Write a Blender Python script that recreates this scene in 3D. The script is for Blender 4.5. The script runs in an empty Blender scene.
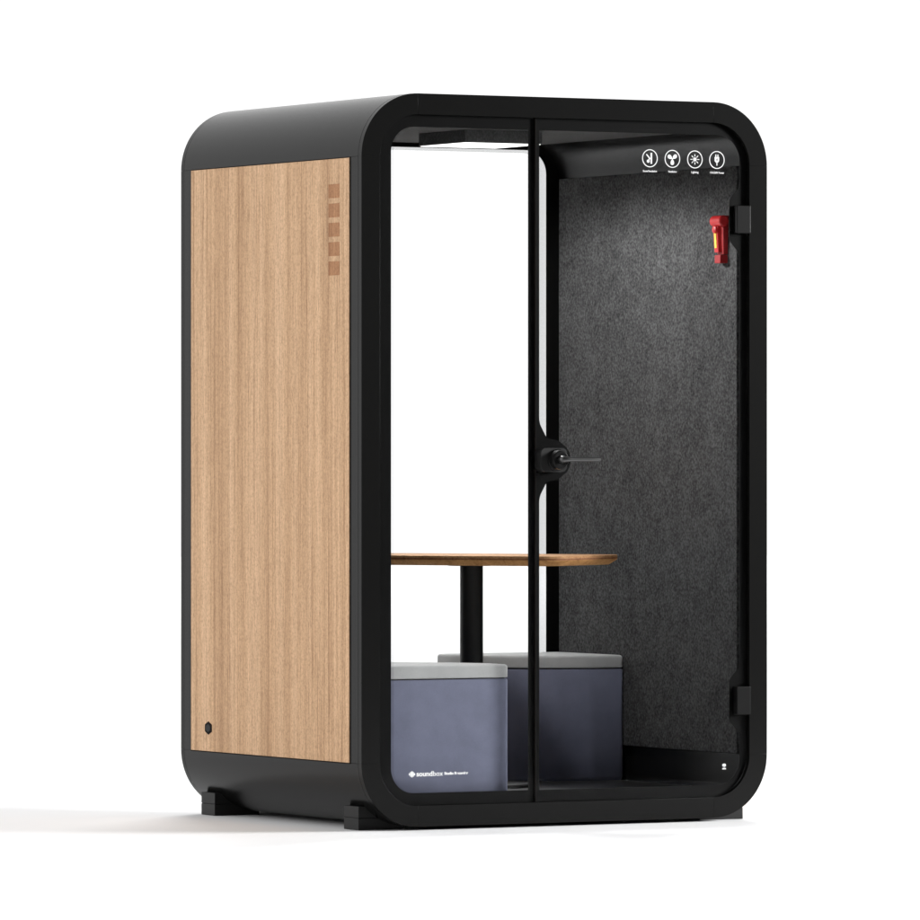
import bpy, bmesh, math, random
from mathutils import Vector, Matrix

random.seed(4)
S = bpy.context.scene
C = S.collection
W, D, HH = 1.4535, 1.2242, 1.125      # pod width, depth, half height
ZC = 1.136                            # height of the pod's middle above the ground
R0 = 0.197                            # outer corner radius

# ------------------------------------------------------------------ materials
def mat(name):
    m = bpy.data.materials.new(name); m.use_nodes = True
    nt = m.node_tree; b = nt.nodes['Principled BSDF']
    return m, nt, b

def N(nt, t, **kw):
    n = nt.nodes.new(t)
    for k, v in kw.items(): setattr(n, k, v)
    return n

def noise(nt, vec, scale, detail=4, rough=.6):
    n = N(nt, 'ShaderNodeTexNoise'); n.inputs['Scale'].default_value = scale
    n.inputs['Detail'].default_value = detail; n.inputs['Roughness'].default_value = rough
    nt.links.new(vec, n.inputs['Vector']); return n.outputs['Fac']

def mapping(nt, sc, coord='Object'):
    tc = N(nt, 'ShaderNodeTexCoord'); mp = N(nt, 'ShaderNodeMapping')
    mp.inputs['Scale'].default_value = sc
    nt.links.new(tc.outputs[coord], mp.inputs['Vector']); return mp.outputs['Vector']

def ramp(nt, fac, stops):
    r = N(nt, 'ShaderNodeValToRGB'); e = r.color_ramp.elements
    while len(e) < len(stops): e.new(.5)
    for el, (p, c) in zip(e, stops):
        el.position = p; el.color = (c[0], c[1], c[2], 1)
    nt.links.new(fac, r.inputs['Fac']); return r.outputs['Color']

def bump(nt, b, fac, strength, dist=.001):
    n = N(nt, 'ShaderNodeBump'); n.inputs['Strength'].default_value = strength
    n.inputs['Distance'].default_value = dist
    nt.links.new(fac, n.inputs['Height']); nt.links.new(n.outputs['Normal'], b.inputs['Normal'])

def mulmix(nt, a, b, fac=1.0, mode='MULTIPLY'):
    n = N(nt, 'ShaderNodeMix', data_type='RGBA', blend_type=mode)
    n.inputs[0].default_value = fac
    for v, s in ((a, n.inputs[6]), (b, n.inputs[7])):
        if hasattr(v, 'is_output'): nt.links.new(v, s)
        else: s.default_value = (*v, 1)
    return n.outputs[2]

def simple(name, col, rough=.5, spec=.5, nscale=None, namp=.15, bs=0.0, metal=0):
    m, nt, b = mat(name)
    b.inputs['Roughness'].default_value = rough
    b.inputs['Specular IOR Level'].default_value = spec
    b.inputs['Metallic'].default_value = metal
    if nscale:
        f = noise(nt, mapping(nt, (1, 1, 1)), nscale)
        lo = tuple(c*(1-namp) for c in col); hi = tuple(c*(1+namp) for c in col)
        nt.links.new(ramp(nt, f, [(.3, lo), (.7, hi)]), b.inputs['Base Color'])
        if bs: bump(nt, b, f, bs)
    else:
        b.inputs['Base Color'].default_value = (*col, 1)
    return m

M = {}
M['shell'] = simple('powder_coated_black_steel', (.0056, .0056, .0054), .24, .16, 900, .12, .06)
M['foot'] = simple('moulded_black_rubber', (.008, .008, .008), .5, .28, 500, .15, .1)
M['ceramic'] = simple('black_ceramic_print', (.0035, .0035, .0035), .35, .12)
M['plastic'] = simple('satin_black_plastic', (.0055, .0055, .0055), .36, .14, 700, .1, .04)
M['lock'] = simple('satin_grey_black_lock', (.013, .013, .013), .4, .3, 700, .1, .04)
M['lever'] = simple('dark_anodised_metal', (.012, .012, .012), .3, 1.0)
M['gap'] = simple('dark_joint_gasket', (.01, .008, .007), .8, .1)  # near-black gasket colour for the joints, door seal and port
M['column'] = simple('matt_black_column', (.006, .006, .006), .5, .3, 400, .1, .03)
M['floorin'] = simple('dark_floor_vinyl', (.016, .016, .016), .4, .4, 300, .3, .1)
M['red'] = simple('red_plastic', (.45, .018, .02), .4, .4, 120, .08)
M['darkred'] = simple('dark_red_plastic', (.28, .010, .012), .45, .4, 120, .08)
M['yellow'] = simple('yellow_label', (.85, .55, .08), .5, .3)
M['white'] = simple('white_print', (.85, .85, .85), .6, .2)
M['ground'] = simple('white_studio_floor', (.86, .86, .865), .8, .1, 3, .01)

def cloth(name, col, amp, sc=520, bs=.35):
    m, nt, b = mat(name)
    v = mapping(nt, (1, 1, 1))
    w1 = N(nt, 'ShaderNodeTexWave', wave_type='BANDS', bands_direction='DIAGONAL'); w1.inputs['Scale'].default_value = sc*.6
    w1.inputs['Distortion'].default_value = 2.0; nt.links.new(v, w1.inputs['Vector'])
    n1 = noise(nt, v, sc, 3, .7); n2 = noise(nt, v, 14, 3, .5)
    a = N(nt, 'ShaderNodeMath', operation='ADD'); nt.links.new(n1, a.inputs[0]); nt.links.new(n2, a.inputs[1])
    h = N(nt, 'ShaderNodeMath', operation='MULTIPLY'); nt.links.new(a.outputs[0], h.inputs[0]); h.inputs[1].default_value = .5
    lo = tuple(c*(1-amp) for c in col); hi = tuple(c*(1+amp) for c in col)
    nt.links.new(ramp(nt, h.outputs[0], [(.35, lo), (.65, hi)]), b.inputs['Base Color'])
    b.inputs['Roughness'].default_value = .95; b.inputs['Specular IOR Level'].default_value = .15
    b.inputs['Sheen Weight'].default_value = .15
    bump(nt, b, n1, bs, .0008)
    return m
M['blue'] = cloth('woven_slate_blue_fabric', (.176, .188, .262), .12)
M['grey'] = cloth('woven_light_grey_fabric', (.43, .435, .435), .10)

def felt(name, lo, hi):
    m, nt, b = mat(name)
    v = mapping(nt, (1, .70, .62)); v2 = mapping(nt, (1, .6, .55))
    f1 = noise(nt, v, 185, 4, .7); f2 = noise(nt, v2, 34, 4, .6); f3 = noise(nt, v, 5, 2, .5)
    a = N(nt, 'ShaderNodeMath', operation='MULTIPLY_ADD'); nt.links.new(f2, a.inputs[0]); a.inputs[1].default_value = .24; nt.links.new(f1, a.inputs[2])
    c = N(nt, 'ShaderNodeMath', operation='MULTIPLY_ADD'); nt.links.new(f3, c.inputs[0]); c.inputs[1].default_value = .13; nt.links.new(a.outputs[0], c.inputs[2])
    mid = tuple((x+y)/2*.9 for x, y in zip(lo, hi))
    nt.links.new(ramp(nt, c.outputs[0], [(.48, lo), (.675, mid), (.87, hi)]), b.inputs['Base Color'])
    b.inputs['Roughness'].default_value = .97; b.inputs['Specular IOR Level'].default_value = .1
    bump(nt, b, f1, .5, .0012)
    return m
M['felt'] = felt('charcoal_polyester_felt', (.013, .013, .0132), (.102, .102, .103))
M['ceil'] = felt('grey_ceiling_felt', (.055, .055, .055), (.11, .11, .11))

def wood(name, tint=(1, 1, 1), along='z'):
    m, nt, b = mat(name)
    k = (1, 1, .012) if along == 'z' else (.02, 1, 1)
    k2 = (1, 1, .035) if along == 'z' else (.05, 1, 1)
    k3 = (1, 1, .16) if along == 'z' else (.2, 1, 1)
    big = noise(nt, mapping(nt, k), 9, 3, .55)
    med = noise(nt, mapping(nt, k), 70, 5, .72)
    fine = noise(nt, mapping(nt, k2), 260, 4, .75)
    pore = noise(nt, mapping(nt, k3), 420, 3, .7)
    speck = noise(nt, mapping(nt, (1, .55, .5) if along == 'z' else (.5, 1, 1)), 230, 3, .75)
    joint = noise(nt, mapping(nt, (1, 1, .004) if along == 'z' else (.01, 1, 1)), 17, 2, .4)
    base = ramp(nt, big, [(.34, (.545, .345, .200)), (.5, (.64, .420, .252)), (.66, (.715, .485, .305))])
    c1 = mulmix(nt, base, ramp(nt, med, [(.33, (.62, .54, .48)), (.44, (.93, .91, .89)), (.62, (1.07, 1.07, 1.07))]), .95)
    c2 = mulmix(nt, c1, ramp(nt, fine, [(.36, (.70, .66, .62)), (.50, (1, 1, 1)), (.68, (1.06, 1.06, 1.06))]), .9)
    c3 = mulmix(nt, c2, ramp(nt, pore, [(.36, (.66, .60, .56)), (.46, (1, 1, 1)), (.66, (1.04, 1.03, 1.02))]), .75)
    c3 = mulmix(nt, c3, ramp(nt, speck, [(.36, (.80, .77, .74)), (.50, (1, 1, 1)), (.64, (1.10, 1.10, 1.09))]), .85)
    c3 = mulmix(nt, c3, ramp(nt, joint, [(.482, (1, 1, 1)), (.497, (.80, .75, .70)), (.512, (1, 1, 1))]), .9)
    c4 = mulmix(nt, c3, tint, 1)
    nt.links.new(c4, b.inputs['Base Color'])
    b.inputs['Roughness'].default_value = .62; b.inputs['Specular IOR Level'].default_value = .2
    bump(nt, b, fine, .12, .0006)
    return m
M['wood'] = wood('pale_walnut_veneer')
M['woodsq'] = wood('brown_stained_veneer', (.70, .55, .46))
M['tabletop'] = wood('oak_table_veneer', (.70, .60, .48), 'x')
M['plyedge'] = wood('oak_bevel', (.78, .63, .40), 'x')
M['plycore'] = wood('reddish_table_edge', (.42, .27, .20), 'x')

def glass():
    m = bpy.data.materials.new('clear_thin_glass'); m.use_nodes = True
    nt = m.node_tree; nt.nodes.clear()
    o = N(nt, 'ShaderNodeOutputMaterial'); mx = N(nt, 'ShaderNodeMixShader')
    t = N(nt, 'ShaderNodeBsdfTransparent'); t.inputs['Color'].default_value = (.99, .992, .991, 1)
    g = N(nt, 'ShaderNodeBsdfGlossy'); g.inputs['Roughness'].default_value = .02
    f = N(nt, 'ShaderNodeFresnel'); f.inputs['IOR'].default_value = 1.07
    nt.links.new(f.outputs[0], mx.inputs[0]); nt.links.new(t.outputs[0], mx.inputs[1]); nt.links.new(g.outputs[0], mx.inputs[2])
    nt.links.new(mx.outputs[0], o.inputs['Surface'])
    return m
M['glass'] = glass()

def emit(name, col, s):
    m, nt, b = mat(name); b.inputs['Base Color'].default_value = (.8, .8, .8, 1)
    b.inputs['Emission Color'].default_value = (*col, 1); b.inputs['Emission Strength'].default_value = s
    return m
M['led'] = emit('led_diffuser', (1, .99, .98), 1.6)

# ------------------------------------------------------------------ helpers
def empty(name, loc, label=None, cat=None, group=None):
    o = bpy.data.objects.new(name, None); C.objects.link(o); o.location = loc
    o.empty_display_size = .1
    if label: o['label'] = label
    if cat: o['category'] = cat
    if group: o['group'] = group
    return o

def link(name, me, m, parent=None, bev=0, seg=2, smooth=False):
    o = bpy.data.objects.new(name, me); C.objects.link(o)
    me.materials.clear(); me.materials.append(M[m])
    for p in me.polygons: p.material_index = 0
    if parent is not None:
        o.parent = parent
        if parent.type == 'EMPTY': o.matrix_parent_inverse = Matrix.Translation(-parent.location)
    if bev:
        b = o.modifiers.new('bevel', 'BEVEL'); b.width = bev; b.segments = seg
        b.limit_method = 'ANGLE'; b.angle_limit = math.radians(32); b.harden_normals = False
    if smooth:
        for p in me.polygons: p.use_smooth = True
        try: me.set_sharp_from_angle(angle=math.radians(34))
        except Exception: pass
    return o

def root_loc(p):
    v = Vector((0, 0, 0))
    while p is not None:
        v += p.location; p = p.parent
    return v

def mesh_from(bm, name):
    bmesh.ops.recalc_face_normals(bm, faces=bm.faces)
    me = bpy.data.meshes.new(name); bm.to_mesh(me); bm.free(); return me

def boxes(name, bl, m, parent, bev=.002, smooth=False):
    bm = bmesh.new()
    for (x0, x1, y0, y1, z0, z1) in bl:
        r = bmesh.ops.create_cube(bm, size=1)
        for v in r['verts']:
            v.co = Vector(((x0+x1)/2+v.co.x*(x1-x0), (y0+y1)/2+v.co.y*(y1-y0), (z0+z1)/2+v.co.z*(z1-z0)))
    return link(name, mesh_from(bm, name), m, parent, bev, 2, smooth)

def fillet(pts, seg=10):
    """closed polygon; pts are (x, y, radius)"""
    out = []; n = len(pts)
    for i in range(n):
        p = Vector(pts[i][:2]); a = Vector(pts[i-1][:2]); b = Vector(pts[(i+1) % n][:2]); r = pts[i][2]
        u = (a-p); v = (b-p); lu, lv = u.length, v.length; u.normalize(); v.normalize()
        ang = math.acos(max(-1, min(1, u.dot(v))))
        if r <= 1e-5 or ang > math.pi-.02: out.append((p.x, p.y)); continue
        t = min(r/math.tan(ang/2), lu*.499, lv*.499); r = t*math.tan(ang/2)
        c = p+(u+v).normalized()*(r/math.sin(ang/2))
        s = p+u*t-c; e = p+v*t-c
        a0 = math.atan2(s.y, s.x); a1 = math.atan2(e.y, e.x); d = a1-a0
        while d > math.pi: d -= 2*math.pi
        while d < -math.pi: d += 2*math.pi
        k = max(2, seg)
        for j in range(k+1):
            q = a0+d*j/k; out.append((c.x+r*math.cos(q), c.y+r*math.sin(q)))
    return out

def rr(x0, x1, z0, z1, r, seg=18):
    return fillet([(x0, z0, r), (x1, z0, r), (x1, z1, r), (x0, z1, r)], seg)

def plate(name, loops, y0, y1, m, parent, bev=0, smooth=False):
    """flat outline(s) in the x-z plane, z about the pod's middle, between y0 and y1; inner loops are holes"""
    cu = bpy.data.curves.new('c', 'CURVE'); cu.dimensions = '2D'; cu.fill_mode = 'BOTH'; cu.extrude = (y1-y0)/2
    for lp in loops:
        s = cu.splines.new('POLY'); s.points.add(len(lp)-1); s.use_cyclic_u = True
        for q, (x, z) in zip(s.points, lp): q.co = (x, z, 0, 1)
    ob = bpy.data.objects.new('c', cu)
    me = bpy.data.meshes.new_from_object(ob)
    ym = (y0+y1)/2
    for v in me.vertices: v.co = Vector((v.co.x, ym-v.co.z, v.co.y+ZC))
    bm = bmesh.new(); bm.from_mesh(me); bmesh.ops.remove_doubles(bm, verts=bm.verts, dist=1e-6)
    bpy.data.objects.remove(ob); bpy.data.curves.remove(cu)
    return link(name, mesh_from(bm, name), m, parent, bev, 2, smooth)

def ring_part(name, outer, inner, y0, y1, m, parent, closed=False, bev=.0012):
    """strip between two matching lists of x-z points, extruded in y, smooth along the curve"""
    bm = bmesh.new(); n = len(outer); rows = []
    for (a, b) in zip(outer, inner):
        rows.append([bm.verts.new((a[0], y0, a[1]+ZC)), bm.verts.new((a[0], y1, a[1]+ZC)),
                     bm.verts.new((b[0], y1, b[1]+ZC)), bm.verts.new((b[0], y0, b[1]+ZC))])
    for i in range(n if closed else n-1):
        p, q = rows[i], rows[(i+1) % n]
        for k in range(4): bm.faces.new((p[k], p[(k+1) % 4], q[(k+1) % 4], q[k]))
    if not closed:
        bm.faces.new(rows[0]); bm.faces.new(rows[-1][::-1])
    return link(name, mesh_from(bm, name), m, parent, bev, 2, True)

def arc(cx, cz, r, a0, a1, n=20):
    return [(cx+r*math.cos(math.radians(a0+(a1-a0)*i/n)), cz+r*math.sin(math.radians(a0+(a1-a0)*i/n))) for i in range(n+1)]

def prism(name, outline, levels, m, parent, bev=0, smooth=True, seg=3):
    """outline in x-y; levels are (z, inset) absolute z"""
    bm = bmesh.new(); cx = sum(p[0] for p in outline)/len(outline); cy = sum(p[1] for p in outline)/len(outline)
    rows = []
    for (z, ins) in levels:
        row = []
        for p in outline:
            d = Vector((p[0]-cx, p[1]-cy)); L = d.length
            q = d*((L-ins)/L); row.append(bm.verts.new((cx+q.x, cy+q.y, z)))
        rows.append(row)
    n = len(outline)
    for a, b in zip(rows, rows[1:]):
        for i in range(n): bm.faces.new((a[i], a[(i+1) % n], b[(i+1) % n], b[i]))
    bm.faces.new(rows[0][::-1]); bm.faces.new(rows[-1])
    return link(name, mesh_from(bm, name), m, parent, bev, seg, smooth)

def lathe(name, prof, axis_pt, axis, m, parent, n=40, bev=0):
    """prof: (distance along axis, radius)"""
    bm = bmesh.new(); ax = Vector(axis).normalized(); u = ax.orthogonal().normalized(); v = ax.cross(u)
    rows = []
    for (t, r) in prof:
        rows.append([bm.verts.new(Vector(axis_pt)+ax*t+(u*math.cos(2*math.pi*i/n)+v*math.sin(2*math.pi*i/n))*max(r, 1e-4)) for i in range(n)])
    for a, b in zip(rows, rows[1:]):
        for i in range(n): bm.faces.new((a[i], a[(i+1) % n], b[(i+1) % n], b[i]))
    bm.faces.new(rows[0]); bm.faces.new(rows[-1][::-1])
    return link(name, mesh_from(bm, name), m, parent, bev, 2, True)

# ------------------------------------------------------------------ the setting
bm = bmesh.new(); 
fl_pts = [(-16, -1.5), (-5, -4.3), (-1.2, -4.9), (1.2, -3.7), (5.5, .5), (24, 14), (38, 30), (40, 42), (32, 52), (14, 54), (-8, 50), (-26, 38), (-30, 18)]
bm.faces.new([bm.verts.new((x, y, 0)) for x, y in fl_pts])
fl = link('floor', mesh_from(bm, 'floor'), 'ground'); fl['kind'] = 'structure'

# ------------------------------------------------------------------ the pod
pod = empty('office_pod', (W/2, D/2, 0),
            'black glass fronted office pod with rounded corners and a pale wood side panel', 'office pod')
G = .0003
xi, zi, ri = .070, 1.042, .114        # inner shell insets
zs = HH-R0                            # straight part of the sides
def quarter(cx_in, cz, r, sx, sz, n=22):
    return [(cx_in+sx*r*math.cos(math.radians(90*i/n)), cz+sz*r*math.sin(math.radians(90*i/n))) for i in range(n+1)]
# top and bottom caps of the shell (U shaped), the two side walls between them
YA, YB = .0215, D-.0215
for sz, nm in ((1, 'roof_shell'), (-1, 'base_shell')):
    o = quarter(R0, sz*(zs+G), R0, -1, sz)+quarter(W-R0, sz*(zs+G), R0, 1, sz)[::-1]
    i_ = quarter(xi+ri, sz*(zs+G), ri, -1, sz)+quarter(W-xi-ri, sz*(zs+G), ri, 1, sz)[::-1]
    if sz < 0:
        il = [(xi, -zs-G)]+quarter(xi+.018, -(zi-.018), .018, -1, -1, 21)
        i_ = il+[(W-x, z) for x, z in il][::-1]
    ring_part(nm, o, i_, YA, YB, 'shell', pod, bev=.0008)
for x0, x1 in ((0, xi), (W-xi, W)):
    boxes('side_wall', [(x0, x1, YA, YB, ZC-zs, ZC+zs)], 'shell', pod, .0008)
# frames front and rear: straight rails and corner pieces, with hairline joints
FW = .0645
for (y0, y1, nm) in ((0, .0205, 'front_frame'), (D-.0205, D, 'rear_frame')):
    fr = None
    segs = []
    for sx, sz in ((-1, 1), (1, 1), (1, -1), (-1, -1)):
        cx = R0 if sx < 0 else W-R0
        segs.append((quarter(cx, sz*zs, R0, sx, sz), quarter(cx, sz*zs, R0-FW, sx, sz)))
    rails = [([(R0+G, HH), (W-R0-G, HH)], [(R0+G, HH-FW), (W-R0-G, HH-FW)]),
             ([(R0+G, -HH), (W-R0-G, -HH)], [(R0+G, -HH+FW), (W-R0-G, -HH+FW)]),
             ([(0, -zs+G), (0, zs-G)], [(FW, -zs+G), (FW, zs-G)]),
             ([(W, -zs+G), (W, zs-G)], [(W-FW, -zs+G), (W-FW, zs-G)])]
    for o, i_ in segs: ring_part('frame_corner', o, i_, y0, y1, 'shell', pod, bev=.0003)
    for o, i_ in rails: ring_part('frame_rail', o, i_, y0, y1, 'shell', pod, bev=.0003)

# wood side panels, proud in a thin dark joint
for side in (0, 1):
    xs = (lambda a: -a) if side == 0 else (lambda a: W+a)
    y0, y1 = .0744, 1.146
    boxes('panel_joint', [tuple(sorted((xs(-.01), xs(.0012))))+(y0-.004, y1+.007, ZC-.931, ZC+.9285)], 'gap', pod, 0)
    pn = boxes('side_panel', [tuple(sorted((xs(-.01), xs(.0035))))+(y0, y1, ZC-.9275, ZC+.9260)], 'wood', pod, .0008)
    for k in range(5):
        zt = .8485-k*.0594
        boxes('inlay', [tuple(sorted((xs(.0030), xs(.0041))))+(.1362, .208, ZC+zt-.043, ZC+zt)], 'woodsq', pn, .0003)
    # hexagonal cable port
    for rad, xx, mm in ((1.0, .0048, 'gap'), (.6, .0056, 'plastic')):
        hexa = [(1.0226+.024*rad*sx_, -.8537+.0215*rad*sz_) for sx_, sz_ in ((0, 1), (-1, .52), (-1, -.52), (0, -1), (1, -.52), (1, .52))]
        bm = bmesh.new()
        a = [bm.verts.new((xs(.003), y, z+ZC)) for y, z in hexa]; b = [bm.verts.new((xs(xx), y, z+ZC)) for y, z in hexa]
        bm.faces.new(a); bm.faces.new(b[::-1])
        for i in range(6): bm.faces.new((a[i], a[(i+1) % 6], b[(i+1) % 6], b[i]))
        if rad == 1.0: port = link('cable_port', mesh_from(bm, 'port'), mm, pn, .0008)
        else: link('port_cover', mesh_from(bm, 'portc'), mm, pod if False else port.parent)

# inside linings
boxes('felt_panel', [(W-xi-.012, W-xi-.0002, .050, D-.048, ZC-.928, ZC+.928)], 'felt', pod, .003)
boxes('felt_panel', [(xi+.0002, xi+.012, .050, D-.048, ZC-.928, ZC+.928)], 'felt', pod, .003)
boxes('ceiling_panel', [(.19, W-.19, .05, D-.05, ZC+1.036, ZC+1.0418)], 'ceil', pod, .001)
boxes('floor_panel', [(xi+.001, W-xi-.001, .05, D-.05, ZC-1.0418, ZC-1.0398)], 'floorin', pod, .001)

# ceiling light box
lb = boxes('ceiling_light', [(.545, .825, .33, .63, ZC+.9965, ZC+1.0358)], 'ceil', pod, .002)
boxes('diffuser', [(.549, .821, .334, .626, ZC+.9945, ZC+.9963)], 'led', lb, 0)

# glazing: one fixed pane, one door, one rear pane, each with its black printed border
def border_outer(x0, x1, rl, rh):
    zo = HH-FW-.001
    return fillet([(x0, -zo, rl), (x1, -zo, rh), (x1, zo, rh), (x0, zo, rl)], 20)
ro = R0-FW-.001; zh = 1.0225
fx0, fx1 = FW+.001, .6160
win = plate('fixed_window', [border_outer(fx0, fx1, ro, .001)], .0105, .0165, 'glass', pod)
plate('window_border', [border_outer(fx0, fx1, ro, .001),
                        fillet([(.1118, -zh, .078), (.5955, -zh, .003), (.5955, zh, .003), (.1118, zh, .078)], 18)], .0170, .0185, 'ceramic', win)
dx0, dx1 = .6180, W-FW-.001
door = plate('glass_door', [border_outer(dx0, dx1, .001, ro)], .0090, .0160, 'glass', pod)
A, B = 1.3520, 1.3150
hole = [(.6250, -zh, .003), (A, -zh, .085), (A, -.862, .03), (B, -.822, .03), (B, -.690, .035), (A, -.652, .035),
        (A, .652, .035), (B, .690, .035), (B, .822, .03), (A, .862, .03), (A, zh, .085), (.6250, zh, .003),
        (.6250, .116, .06), (.653, .066, .025), (.690, .062, .05), (.7365, .030, .05), (.7365, -.030, .05), (.690, -.062, .05), (.653, -.066, .025), (.6250, -.116, .06)]
plate('door_border', [border_outer(dx0, dx1, .001, ro), fillet([(x+.0095, z, q) for x, z, q in hole], 10)], .0165, .0180, 'ceramic', door)
boxes('door_seal', [(.6162, .6178, .008, .0195, ZC-1.058, ZC+1.058)], 'gap', pod, 0)
def frost(name, t):
    m = bpy.data.materials.new(name); m.use_nodes = True; nt = m.node_tree; nt.nodes.clear()
    o = N(nt, 'ShaderNodeOutputMaterial'); b = N(nt, 'ShaderNodeBsdfTransparent'); b.inputs['Color'].default_value = (t, t, t*1.004, 1)
    nt.links.new(b.outputs[0], o.inputs['Surface']); M[name] = m
frost('grey_edge_film', .815); frost('clear_edge_film', .945)
rwin = plate('rear_window', [border_outer(FW+.001, W-FW-.001, ro, ro)], D-.0165, D-.0105, 'glass', pod)
plate('window_border', [border_outer(FW+.001, W-FW-.001, ro, ro), rr(.108, W-.112, -zh, zh, .078)], D-.0185, D-.0170, 'ceramic', rwin)
plate('edge_film', [rr(.109, W-.1125, -zh+.0005, zh-.0005, .0775), rr(.133, W-.142, -zh+.012, zh-.010, .060)], D-.0203, D-.0190, 'grey_edge_film', rwin)
plate('edge_film', [fillet([(.1120, -zh+.0002, .0778), (.5950, -zh+.0002, .003), (.5950, zh-.0002, .003), (.1120, zh-.0002, .0778)], 18),
                    fillet([(.1225, -zh+.003, .070), (.5940, -zh+.003, .003), (.5940, zh-.003, .003), (.1225, zh-.003, .070)], 18)], .0190, .0200, 'clear_edge_film', win)

# hinges
for s in (1, -1):
    h = boxes('hinge', [(1.3395, 1.3905, -.0055, .026, ZC+s*.7580-.0440, ZC+s*.7580+.0440)], 'plastic', door, .0025)
# lock: body, knob, lever
pl = plate('lock', [rr(.6143, .707, -.037, .037, .017, 8)], -.030, .009, 'lock', door, .002)
lathe('knob', [(0, .034), (.004, .034), (.006, .031), (.022, .029), (.026, .025), (.0265, .012), (.026, .011)], (.672, -.030, ZC), (0, -1, 0), 'plastic', pl)
# lever: a swept bar leaving the knob and turning along the door
def sweep(name, pts, rads, m, parent, n=20, flat=1.0):
    bm = bmesh.new(); rows = []
    P = [Vector(p) for p in pts]
    for i, p in enumerate(P):
        t = (P[min(i+1, len(P)-1)]-P[max(i-1, 0)]).normalized()
        up = Vector((0, 0, 1)); s_ = t.cross(up)
        if s_.length < .1: s_ = Vector((1, 0, 0))
        s_.normalize(); u = s_.cross(t).normalized(); r = rads[i]
        rows.append([bm.verts.new(p+s_*r*math.cos(2*math.pi*k/n)+u*r*flat*math.sin(2*math.pi*k/n)) for k in range(n)])
    for a, b in zip(rows, rows[1:]):
        for i in range(n): bm.faces.new((a[i], a[(i+1) % n], b[(i+1) % n], b[i]))
    bm.faces.new(rows[0]); bm.faces.new(rows[-1][::-1])
    return link(name, mesh_from(bm, name), m, parent, 0, 2, True)
path = [(.672, -.050, ZC+.002)]
for k in range(9):
    q = math.radians(90*k/8); path.append((.672+.020*(1-math.cos(q)), -.056-.016*math.sin(q), ZC+.002))
path += [(.72, -.072, ZC+.002), (.76, -.072, ZC+.002), (.7985, -.072, ZC+.002), (.8005, -.072, ZC+.002)]
sweep('lever', path, [.0125, .0125, .0125, .0122, .0118, .011, .010, .009, .0082, .0076, .0072, .0070, .0069, .0067], 'lever', pl)
# inner side of the lock
lathe('inner_knob', [(0, .026), (.008, .026), (.010, .022), (.030, .020), (.032, .017)], (.672, .0165, ZC), (0, 1, 0), 'plastic', pl)

# feet under the shell, each a block with a middle groove
for fx in (.0325, W-.0400-.16):
    for fy in (.080, D-.080-.095):
        x0, x1, y0, y1 = fx, fx+.16, fy, fy+.095
        f = boxes('foot', [(x0, x1, y0, y1, .0385, .073), (x0+.0012, x1-.0012, y0+.0012, y1-.0012, .0365, .0385), (x0, x1, y0, y1, 0.0005, .0365)], 'foot', pod, .0012)

# printed signs on the door glass -----------------------------------------------------------------
def flat_disc(cx, cz, r, n=28, sx=1, sz=1): return [(cx+r*sx*math.cos(2*math.pi*i/n), cz+r*sz*math.sin(2*math.pi*i/n)) for i in range(n)]
def bar(cx, cz, L, w, deg):
    c, s = math.cos(math.radians(deg)), math.sin(math.radians(deg))
    return [(cx+x*c-z*s, cz+x*s+z*c) for x, z in ((-L/2, -w/2), (L/2, -w/2), (L/2, w/2), (-L/2, w/2))]
def multi(name, shapes, m, parent, y0=.0074, y1=.0088):
    """several solid outlines side by side (may overlap): one mesh"""
    bm = bmesh.new()
    for i, lp in enumerate(shapes):
        ya = y0-.00004*i
        a = [bm.verts.new((x, ya, z+ZC)) for x, z in lp]; b = [bm.verts.new((x, y1, z+ZC)) for x, z in lp]
        bm.faces.new(a); bm.faces.new(b[::-1]); n = len(lp)
        for k in range(n): bm.faces.new((a[k], a[(k+1) % n], b[(k+1) % n], b[k]))
    return link(name, mesh_from(bm, name), m, parent)
def text(name, s, x, z, size, m, parent, align='CENTER', width=None, bold=0, y=.0080):
    cu = bpy.data.curves.new('t', 'FONT'); cu.body = s; cu.size = size; cu.align_x = align; cu.align_y = 'CENTER'
    cu.extrude = .0004; cu.offset = bold
    ob = bpy.data.objects.new('t', cu); me = bpy.data.meshes.new_from_object(ob)
    xs_ = [v.co.x for v in me.vertices]; k = width/(max(xs_)-min(xs_)) if width else 1
    for v in me.vertices: v.co = Vector((x+v.co.x*k, y-v.co.z, z+ZC+v.co.y))
    bpy.data.objects.remove(ob); bpy.data.curves.remove(cu)
    return link(name, me, m, parent)

IC = [1.0285, 1.1104, 1.1926, 1.2734]; IZ = .9438; RR = .0280
def icon_ring(cx): return plate('pictogram', [flat_disc(cx, IZ, RR, 48), flat_disc(cx, IZ, RR-.0025, 48)], .0074, .0088, 'white', door)
i0 = icon_ring(IC[0]); c = IC[0]
multi('symbol', [bar(c+.0052, IZ, .034, .0052, 90), bar(c-.0055, IZ+.0050, .020, .0034, -46), bar(c-.0035, IZ-.0040, .012, .0034, 60), flat_disc(c-.0062, IZ-.0090, .0050)], 'white', i0)
i1 = icon_ring(IC[1]); c = IC[1]
blades = [flat_disc(c, IZ, .0024)]
for dg in (38, 148, 268):
    q = math.radians(dg); px, pz = c+.0108*math.cos(q), IZ+.0108*math.sin(q)
    e = []
    for i in range(24):
        t = 2*math.pi*i/24; lx = .0085*math.cos(t); ly = .0060*math.sin(t)*(1+.25*math.cos(t))
        e.append((px+lx*math.cos(q)-ly*math.sin(q), pz+lx*math.sin(q)+ly*math.cos(q)))
    blades.append(e)
multi('symbol', blades, 'white', i1)
i2 = icon_ring(IC[2]); c = IC[2]
multi('symbol', [flat_disc(c, IZ, .0060)]+[bar(c+.0125*math.cos(math.radians(k*45)), IZ+.0125*math.sin(math.radians(k*45)), .0072, .0022, k*45) for k in range(8)], 'white', i2)
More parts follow.
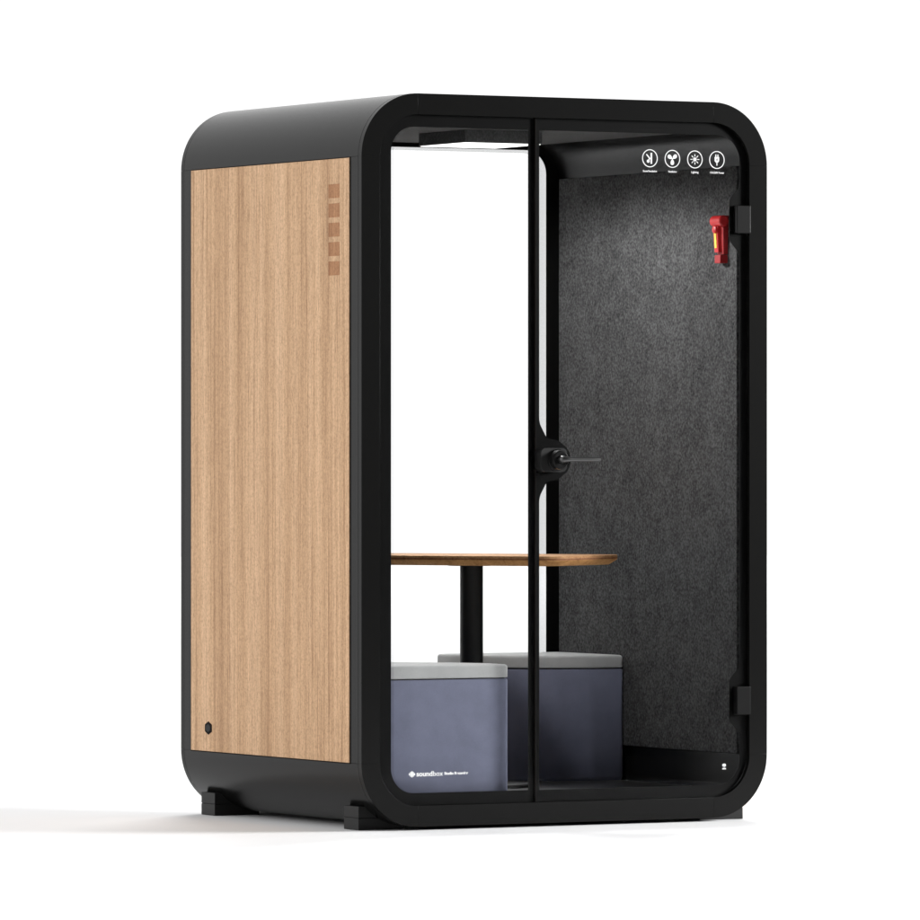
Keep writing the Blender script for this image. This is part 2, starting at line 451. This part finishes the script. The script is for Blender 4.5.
i3 = icon_ring(IC[3]); c = IC[3]
multi('symbol', [fillet([(c-.0080, IZ-.0035, .004), (c-.003, IZ-.0085, .001), (c+.003, IZ-.0085, .001), (c+.0080, IZ-.0035, .004), (c+.0080, IZ+.0095, .001), (c-.0080, IZ+.0095, .001)], 4),
                 bar(c-.0038, IZ+.0135, .0075, .0028, 90), bar(c+.0038, IZ+.0135, .0075, .0028, 90), bar(c, IZ-.0130, .0095, .0024, 90)], 'white', i3)
multi('bolt_mark', [[(c+.0012, IZ+.0062), (c-.0026, IZ+.0002), (c-.0002, IZ+.0002), (c-.0012, IZ-.0046), (c+.0026, IZ+.0014), (c+.0004, IZ+.0014)]], 'plastic', i3, .0066, .0073)
for cx, s, w in zip(IC, ('Sound Insulation', 'Ventilation', 'Lighting', '110-220V Power'), (.050, .031, .026, .052)):
    text('caption', s, cx, .9035, .0088, 'white', door, 'CENTER', w, .00012)
# small mark low on the door
multi('small_mark', [fillet([(1.2935, -0.9635, .001), (1.3065, -0.9635, .001), (1.3055, -0.9560, .005), (1.2945, -0.9560, .005)], 5),
                     bar(1.3000, -0.9670, .008, .0022, 0), bar(1.3000, -0.9720, .013, .0032, 0)], 'white', door)
# maker's mark low on the fixed window
LZ = -.9642
lw, lh = .0033, .0
mk = multi('logo_mark', [fillet([(.1705+k*.0045-.0018, LZ-h, .0016), (.1705+k*.0045+.0018, LZ-h, .0016), (.1705+k*.0045+.0018, LZ+h, .0016), (.1705+k*.0045-.0018, LZ+h, .0016)], 4)
                         for k, h in ((.3, .0036), (1.3, .0074), (2.3, .0098), (3.3, .0074), (4.3, .0036))], 'white', win, .0090, .0103)
text('lettering', 'sound', .1965, LZ, .0215, 'white', win, 'LEFT', .0560, .00055, .0098)
text('lettering', 'box', .2540, LZ, .0215, 'white', win, 'LEFT', .0345, .0001, .0098)
text('lettering', 'Studio Recorder', .2945, LZ, .0112, 'white', win, 'LEFT', .0840, .0005, .0098)

# ------------------------------------------------------------------ emergency hammer on the felt wall
hx = W-xi-.012; hy = .122
ham = empty('emergency_hammer', (hx, hy, ZC+.62), 'red emergency hammer with a yellow strip on the dark felt wall by the top hinge', 'hammer')
z1, z0 = .7780, .6230
def hblock(name, lo, hi, za, zb, m, parent, bev=.002):
    """lo/hi: (protrusion, y0, y1) at za (bottom) and zb (top)"""
    bm = bmesh.new()
    def q(p, z): return [bm.verts.new((hx-x, y, z+ZC)) for x, y in ((0, p[1]), (p[0], p[1]), (p[0], p[2]), (0, p[2]))]
    a, b = q(lo, za), q(hi, zb)
    bm.faces.new(a); bm.faces.new(b[::-1])
    for i in range(4): bm.faces.new((a[i], a[(i+1) % 4], b[(i+1) % 4], b[i]))
    return link(name, mesh_from(bm, name), m, parent, bev)
hblock('bracket', (.016, hy-.019, hy+.019), (.022, hy-.026, hy+.026), z0+.028, z1-.004, 'darkred', ham)
hblock('bracket_foot', (.028, hy-.019, hy+.016), (.028, hy-.019, hy+.016), z0, z0+.026, 'darkred', ham)
hd = hblock('handle', (.027, hy-.006, hy+.018), (.031, hy-.006, hy+.022), z0+.034, z1-.038, 'red', ham)
hblock('yellow_strip', (.0295, hy+.001, hy+.013), (.0325, hy+.001, hy+.013), z0+.048, z0+.098, 'yellow', hd, .0005)
lathe('hammer_head', [(0, .014), (.003, .018), (.060, .018), (.066, .012), (.074, .005)], (hx-.022, hy-.034, z1-.022+ZC), (0, 1, 0), 'red', ham, 24)
lathe('pivot', [(0, .013), (.010, .012), (.012, .009)], (hx-.026, hy+.006, z1-.048+ZC), (-1, 0, 0), 'red', ham, 24)

# ------------------------------------------------------------------ table
tb = empty('table', (W/2, D/2, ZC-1.0398), 'small wooden table on a single black column, standing between two seats', 'table')
ax = Vector((.56, -.83)).normalized(); bx = Vector((-ax.y, ax.x)); ctr = Vector((W/2, D/2))
La, Lb = .424, .268
loc = fillet([(-La, -Lb*.92, .085), (0, -Lb, .9), (La, -Lb*.92, .085), (La*1.02, 0, .6), (La, Lb*.92, .085), (0, Lb, .9), (-La, Lb*.92, .085), (-La*1.02, 0, .6)], 14)
top2 = [tuple(ctr+ax*x+bx*y) for x, y in loc]
zt = ZC-.3015
tt = prism('tabletop', top2, [(zt-.0072, .0), (zt-.0008, .0), (zt, .001)], 'tabletop', tb, 0)
prism('edge_band', top2, [(zt-.0125, .0005), (zt-.0074, .0005)], 'plycore', tt, 0)
prism('edge_bevel', top2, [(zt-.0310, .028), (zt-.0290, .024), (zt-.0150, .002), (zt-.0127, .0)], 'plyedge', tt, 0)
lathe('column', [(0, .0368), (.7055, .0368)], (W/2, D/2, ZC-1.0392), (0, 0, 1), 'column', tb, 56)
lathe('base_plate', [(0, .20), (.008, .20), (.011, .197)], (W/2, D/2, ZC-1.0395), (0, 0, 1), 'column', tb, 64)
lathe('mounting_plate', [(0, .075), (.004, .075)], (W/2, D/2, zt-.0352), (0, 0, 1), 'column', tb, 40)

# ------------------------------------------------------------------ seats
plan = [(.083, .068, .012), (.5555, .068, .012), (.552, .170, .09), (.500, .275, .12), (.420, .355, .14), (.325, .435, .14), (.200, .474, .10), (.083, .474, .012)]
def seat(flip, label):
    P = [(x, y) for x, y in fillet(plan, 8)]
    if flip: P = [(W-x, D-y) for x, y in P]
    P = [(x, y) for x, y in P]
    cx = sum(p[0] for p in P)/len(P); cy = sum(p[1] for p in P)/len(P)
    e = empty('corner_seat', (cx, cy, ZC-1.0398), label, 'seat', 'padded corner seats inside the pod')
    f0 = ZC-1.0395
    prism('seat_body', P, [(f0, .006), (f0+.004, .002), (f0+.012, 0), (ZC-.6825, 0), (ZC-.6790, .0015), (ZC-.6775, .005)], 'blue', e, 0)
    prism('seat_joint', P, [(ZC-.6776, .008), (ZC-.6745, .008)], 'gap', e, 0)
    prism('cushion', P, [(ZC-.6743, .004), (ZC-.6720, .0), (ZC-.6430, .0), (ZC-.6385, .0015), (ZC-.6350, .005), (ZC-.6335, .011), (ZC-.6325, .03), (ZC-.6315, .09)], 'grey', e, 0)
    return e
seat(False, 'front blue seat with light grey cushion, close behind the left window pane')
seat(True, 'rear dark blue seat with grey cushion, behind the door against the felt wall')

# ------------------------------------------------------------------ camera
th = math.radians(29.098); cs, sn = math.cos(th), math.sin(th)
cam = bpy.data.objects.new('camera', bpy.data.cameras.new('camera')); C.objects.link(cam)
cam.location = (.3007*cs-20.586*sn, -.3007*sn-20.586*cs, ZC)
cam.rotation_euler = (math.radians(90), 0, -th)
cam.data.sensor_width = 36; cam.data.lens = 6743/920*36
cam.data.clip_end = 2000; cam.data.clip_start = .5
S.camera = cam

# ------------------------------------------------------------------ light
def area(name, loc, target, sx, sy, power, col=(1, 1, 1), spread=180):
    l = bpy.data.lights.new(name, 'AREA'); l.shape = 'RECTANGLE'; l.size = sx; l.size_y = sy; l.energy = power; l.color = col
    l.spread = math.radians(spread)
    o = bpy.data.objects.new(name, l); C.objects.link(o); o.location = loc
    o.rotation_euler = (Vector(target)-Vector(loc)).to_track_quat('-Z', 'Y').to_euler(); return o
area('key_softbox', (9.6, -4.0, 3.6), (.5, .4, .7), 4.4, 3.2, 2180)
area('far_floor_fill', (24.0, 38.0, 42.0), (20, 30, 0), 24, 24, 22000)  # unseen fill lamp, added high behind the pod to keep the far floor white
area('side_softbox', (-7.0, -.2, 2.6), (0, .6, 1.15), 3.5, 4.0, 60)

sl = bpy.data.lights.new('led_lamp', 'SPOT'); sl.energy = 92; sl.spot_size = math.radians(172); sl.spot_blend = .35; sl.shadow_soft_size = .09
so = bpy.data.objects.new('led_lamp', sl); C.objects.link(so); so.location = (.685, .48, ZC+.985); so.rotation_euler = (0, 0, 0)
w = bpy.data.worlds.new('World'); S.world = w; w.use_nodes = True
nt = w.node_tree; bg = nt.nodes['Background']
tc = N(nt, 'ShaderNodeTexCoord')
def lobe(d, a, b, amp):
    v = N(nt, 'ShaderNodeVectorMath', operation='DOT_PRODUCT'); nt.links.new(tc.outputs['Generated'], v.inputs[0]); v.inputs[1].default_value = Vector(d).normalized()
    m = N(nt, 'ShaderNodeMapRange', interpolation_type='SMOOTHSTEP'); nt.links.new(v.outputs['Value'], m.inputs['Value'])
    m.inputs['From Min'].default_value = a; m.inputs['From Max'].default_value = b; m.inputs['To Min'].default_value = 0; m.inputs['To Max'].default_value = amp
    return m.outputs['Result']
def add(a, b):
    n = N(nt, 'ShaderNodeMath', operation='ADD'); nt.links.new(a, n.inputs[0])
    if hasattr(b, 'is_output'): nt.links.new(b, n.inputs[1])
    else: n.inputs[1].default_value = b
    return n.outputs[0]
tot = add(add(lobe((-.62, .78, 0), -.12, .375, 1.04), lobe((-.1, .45, 1), .40, .95, .12)), .08)
nt.links.new(tot, bg.inputs['Strength']); bg.inputs['Color'].default_value = (1, 1, 1, 1)

S.view_settings.view_transform = 'Standard'; S.view_settings.look = 'None'; S.view_settings.exposure = 0; S.view_settings.gamma = 1
S.render.engine = 'CYCLES'
S.cycles.transparent_max_bounces = 16
